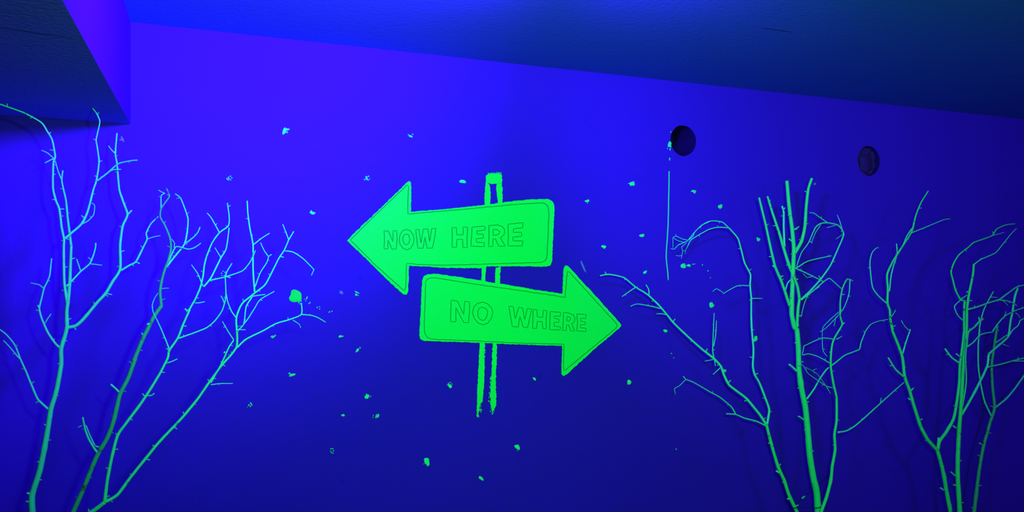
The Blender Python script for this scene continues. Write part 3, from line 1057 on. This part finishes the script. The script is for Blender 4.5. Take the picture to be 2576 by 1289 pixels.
branch('slim upright branch with looping fine twigs, right of the thickest trunk', 0.20, [
    ('h 505,1310 520,1289 560,1180 590,1060 600,960 620,850 615,740 630,640 630,480 610,390 590,270 590,180 600,100 620,50 650,0 g 685,1105 670,1050 670,940 685,850 720,780 760,795', 8.5, 3),
    ('g 740,785 735,870 720,930 690,1000 640,1060 560,1140 525,1160', 2.8, 1.4),
    ('g 680,1000 600,1070 545,1130 540,1200', 2, 1.4),
    ('g 640,1050 625,1120', 1.6, 1.2),
    ('g 690,1105 700,1095', 4, 3),
    ('h 585,238 500,190 430,170 395,180', 3, 2),
    ('h 615,68 525,60 400,115', 3, 2),
    ('h 400,113 388,180', 2, 1.6),
    ('h 630,68 670,45', 2.6, 2),
    ('h 640,725 700,715 760,680 830,620 940,520 1040,430 1112,368', 4.2, 2.4, 0.16),
    ('h 605,410 560,400 500,360 430,310 395,255 370,240', 2.4, 1.4),
    ('h 590,455 540,375 490,310 410,265', 1.6, 1.1),
    ('h 528,60 535,150 565,190', 1.8, 1.4),
    ('h 940,515 945,482', 2, 1.6),
    ('h 815,640 810,625', 2, 1.6),
    ('h 490,310 460,290 490,275', 1.3, 1),
], 9, M_BARK, GM)

branch('wide two-armed branch, first of the right edge group', 0.20, [
    ('j 665,1330 650,1289 620,1140 600,1020 570,900 555,850', 10, 9),
    ('j 558,855 490,780 440,690 410,600 385,520 360,430 325,330 310,200 280,110 235,0 i 260,1190 240,1100 235,1020 217,970 220,860 215,750 260,650 330,540 400,430 430,310 470,210 525,122', 9, 3),
    ('j 560,845 570,790 620,720 670,630 690,530 710,380 715,250 735,100 745,0 i 795,1170 795,1000 800,950 770,945 730,870 710,790 697,730 720,660 760,600 830,545 870,510 1005,460 1040,410 1110,378 1180,370', 8, 2),
    ('i 217,975 150,915 105,850 90,740 85,655 100,590 130,555 150,550', 4, 2.2),
    ('i 232,880 245,760 265,680 290,600 285,520', 3.4, 2.8),
    ('i 395,440 530,385 640,340 692,332', 3.2, 1.8),
    ('i 335,530 365,460 400,405', 3, 2.6),
    ('j 322,335 260,280 210,200', 5, 4),
    ('j 310,170 340,70 365,0 i 385,1170', 4, 3),
    ('i 385,1180 345,1140 322,1100', 2.4, 1.6),
    ('l 290,725 200,630 165,550 155,490 260,390 345,325', 3.2, 2.4),
    ('j 718,238 660,200 610,135', 5, 4),
    ('j 718,195 690,170', 4, 3.4),
    ('i 1005,460 1060,445 1100,435', 1.6, 1.2),
    ('j 565,800 565,765', 7, 6),
    ('j 610,1140 578,1118', 4.4, 3.4),
    ('j 370,430 388,412', 4, 3),
    ('j 370,500 350,485', 4, 3),
], 10, M_BARK, GR)

branch('straight upright branch with many crossing side twigs at the right edge', 0.16, [
    ('j 718,1330 715,1289 700,1050 700,900 710,700 720,580 728,450 740,250 755,100 l 335,1000 345,700 345,550 370,350 400,200 440,0 i 868,675', 12, 5),
    ('i 868,678 920,640 1030,590 1090,520 1150,445 1190,405', 3.6, 1.6),
    ('l 355,545 500,510 660,450 840,395 960,310 1095,210 1160,185 1228,170 1300,160', 4.6, 2.8),
    ('l 840,398 950,410 1060,445 1115,490', 3.2, 2.8),
    ('l 345,1125 440,1060 550,940 650,910 750,895', 3.8, 2.4),
    ('l 745,885 830,760 930,650 1040,590 1130,550 1228,520 1290,510', 3.2, 2.4),
    ('l 930,650 950,575', 1.8, 1.3),
    ('l 340,1120 350,1000 370,890 460,820 540,730 600,690', 5, 4),
    ('l 543,725 530,665', 3.4, 3),
    ('j 728,600 770,530 830,420 880,320 910,250 920,175 l 780,1150 900,1050 975,980', 6.2, 5),
    ('l 975,985 1000,880 1020,720 1050,590 1070,440 1090,330 1130,220', 4.6, 5),
    ('l 975,985 1050,870 1140,790 1165,720 1228,685 1290,670', 3.2, 2.2),
    ('j 908,265 1000,245 1090,220 1168,200 1230,190', 4, 3),
    ('j 1090,222 1168,222 1230,225', 3, 2.6),
    ('j 733,545 760,370 755,200 765,60', 3.4, 3),
    ('l 1100,600 1140,630 1165,680', 1.8, 1.4),
    ('l 905,1085 1000,1120', 1.8, 1.3),
    ('l 900,415 950,450 980,490', 1.4, 1.1),
    ('j 695,700 668,680', 4.4, 3.4),
    ('j 690,1040 652,1005', 4, 3),
    ('l 340,280 370,262', 3, 2.4),
], 12, M_BARK, GR)

branch('rightmost branch, thinner and duller, leaning out of the picture', 0.10, [
    ('j 808,1340 815,1289 850,1000 880,830 930,650 960,550 945,400 940,250 960,100 975,0 l 770,1060 800,900 820,800', 9, 4.6),
    ('j 938,612 890,510 865,400 845,260 845,100 855,0 l 525,1000 545,800 590,600 640,480 710,350 755,270', 4.2, 2.6),
    ('l 710,355 760,358 820,362', 2.4, 1.8),
    ('j 962,552 1040,490 1100,420 1168,325 1230,240', 4.4, 3.2),
    ('l 785,1062 880,1000 980,930 1040,880', 3, 2.2),
    ('j 875,815 852,800', 3.4, 2.4),
], 13, M_BARK2, GR)


# ------------------------------------------------------------------ ties, scrap and soil
def wire(name, label, pts, off0, off1, r_px, mat, cat):
    n = len(pts)
    path = []
    for i, (x, y) in enumerate(pts):
        path.append(P(x, y, off0+(off1-off0)*i/(n-1)))
    v, f = tube(path, [r_px*px_size(pts[0][0])]*n, 6)
    o = mesh_obj(name, v, f, mat, None, True, origin=path[0])
    tag(o, label, cat, 'dark wires tying the right branches')
    return o


wire('tie_wire', 'dark thin wire tied level across the foot of the thick trunk',
     [(1993, 1278), (2003, 1278.5), (2025, 1277.5), (2046, 1278), (2058, 1278.5), (2068, 1275), (2082, 1276)], 0.19, 0.195, 0.8, M_WIRE, 'wire')
wire('tie_wire', 'dark thin wire slanting up behind the thick trunk',
     [(1999, 1271), (2016, 1255), (2040, 1235), (2063, 1215), (2084, 1196)], 0.085, 0.085, 0.7, M_WIRE, 'wire')
c0 = P(2021, 1252, 0.087)
v, f = [], []
sz = px_size(2021)
for a in range(7):
    for b in range(8):
        t = a/6
        an = 2*math.pi*b/8
        rr = (0.3+2.0*math.sin(math.pi*t)**0.8)*(1+0.25*math.sin(3*an+t*4))
        ax = (t-0.5)*11
        x = ax*0.76+rr*math.cos(an)*0.55
        y = -ax*0.62+rr*math.cos(an)*0.75
        p = c0+Vector((x*sz/0.75, rr*math.sin(an)*sz*0.6, -y*sz))
        v.append(p)
for a in range(6):
    for b in range(8):
        b2 = (b+1) % 8
        f.append((a*8+b, a*8+b2, (a+1)*8+b2, (a+1)*8+b))
f += [tuple(range(8))[::-1], tuple(range(48, 56))]
o = mesh_obj('paint_scrap', v, f, M_SPLAT, None, True, origin=c0)
tag(o, 'small pale green scrap caught on the slanting wire', 'scrap')

# heap of dark crumbs at the foot of the right edge branches
c0 = P(2436, 1289, 0.13)
v, f = [], []
R, T = 22, 60
for a in range(R+1):
    for b in range(T):
        q = a/R
        an = 2*math.pi*b/T
        x, y = 0.34*q*math.cos(an), 0.11*q*math.sin(an)
        h = 0.165*(1-q**2.0)+(0.030*noise.noise(Vector((x*40, y*40, 1)))+0.018*noise.noise(Vector((x*95, y*95, 4))))*(1 if a < R else 0)
        v.append((c0.x+x, c0.y+y, max(0.0, h)))
for a in range(R):
    for b in range(T):
        b2 = (b+1) % T
        f.append((a*T+b, (a+1)*T+b, (a+1)*T+b2, a*T+b2))
f.append(tuple(range(R*T, R*T+T))[::-1])
o = mesh_obj('soil_heap', v, f, M_SOIL, None, True, origin=(c0.x, c0.y, 0))
tag(o, 'low heap of dark crumbly soil around the right edge branches', 'soil')
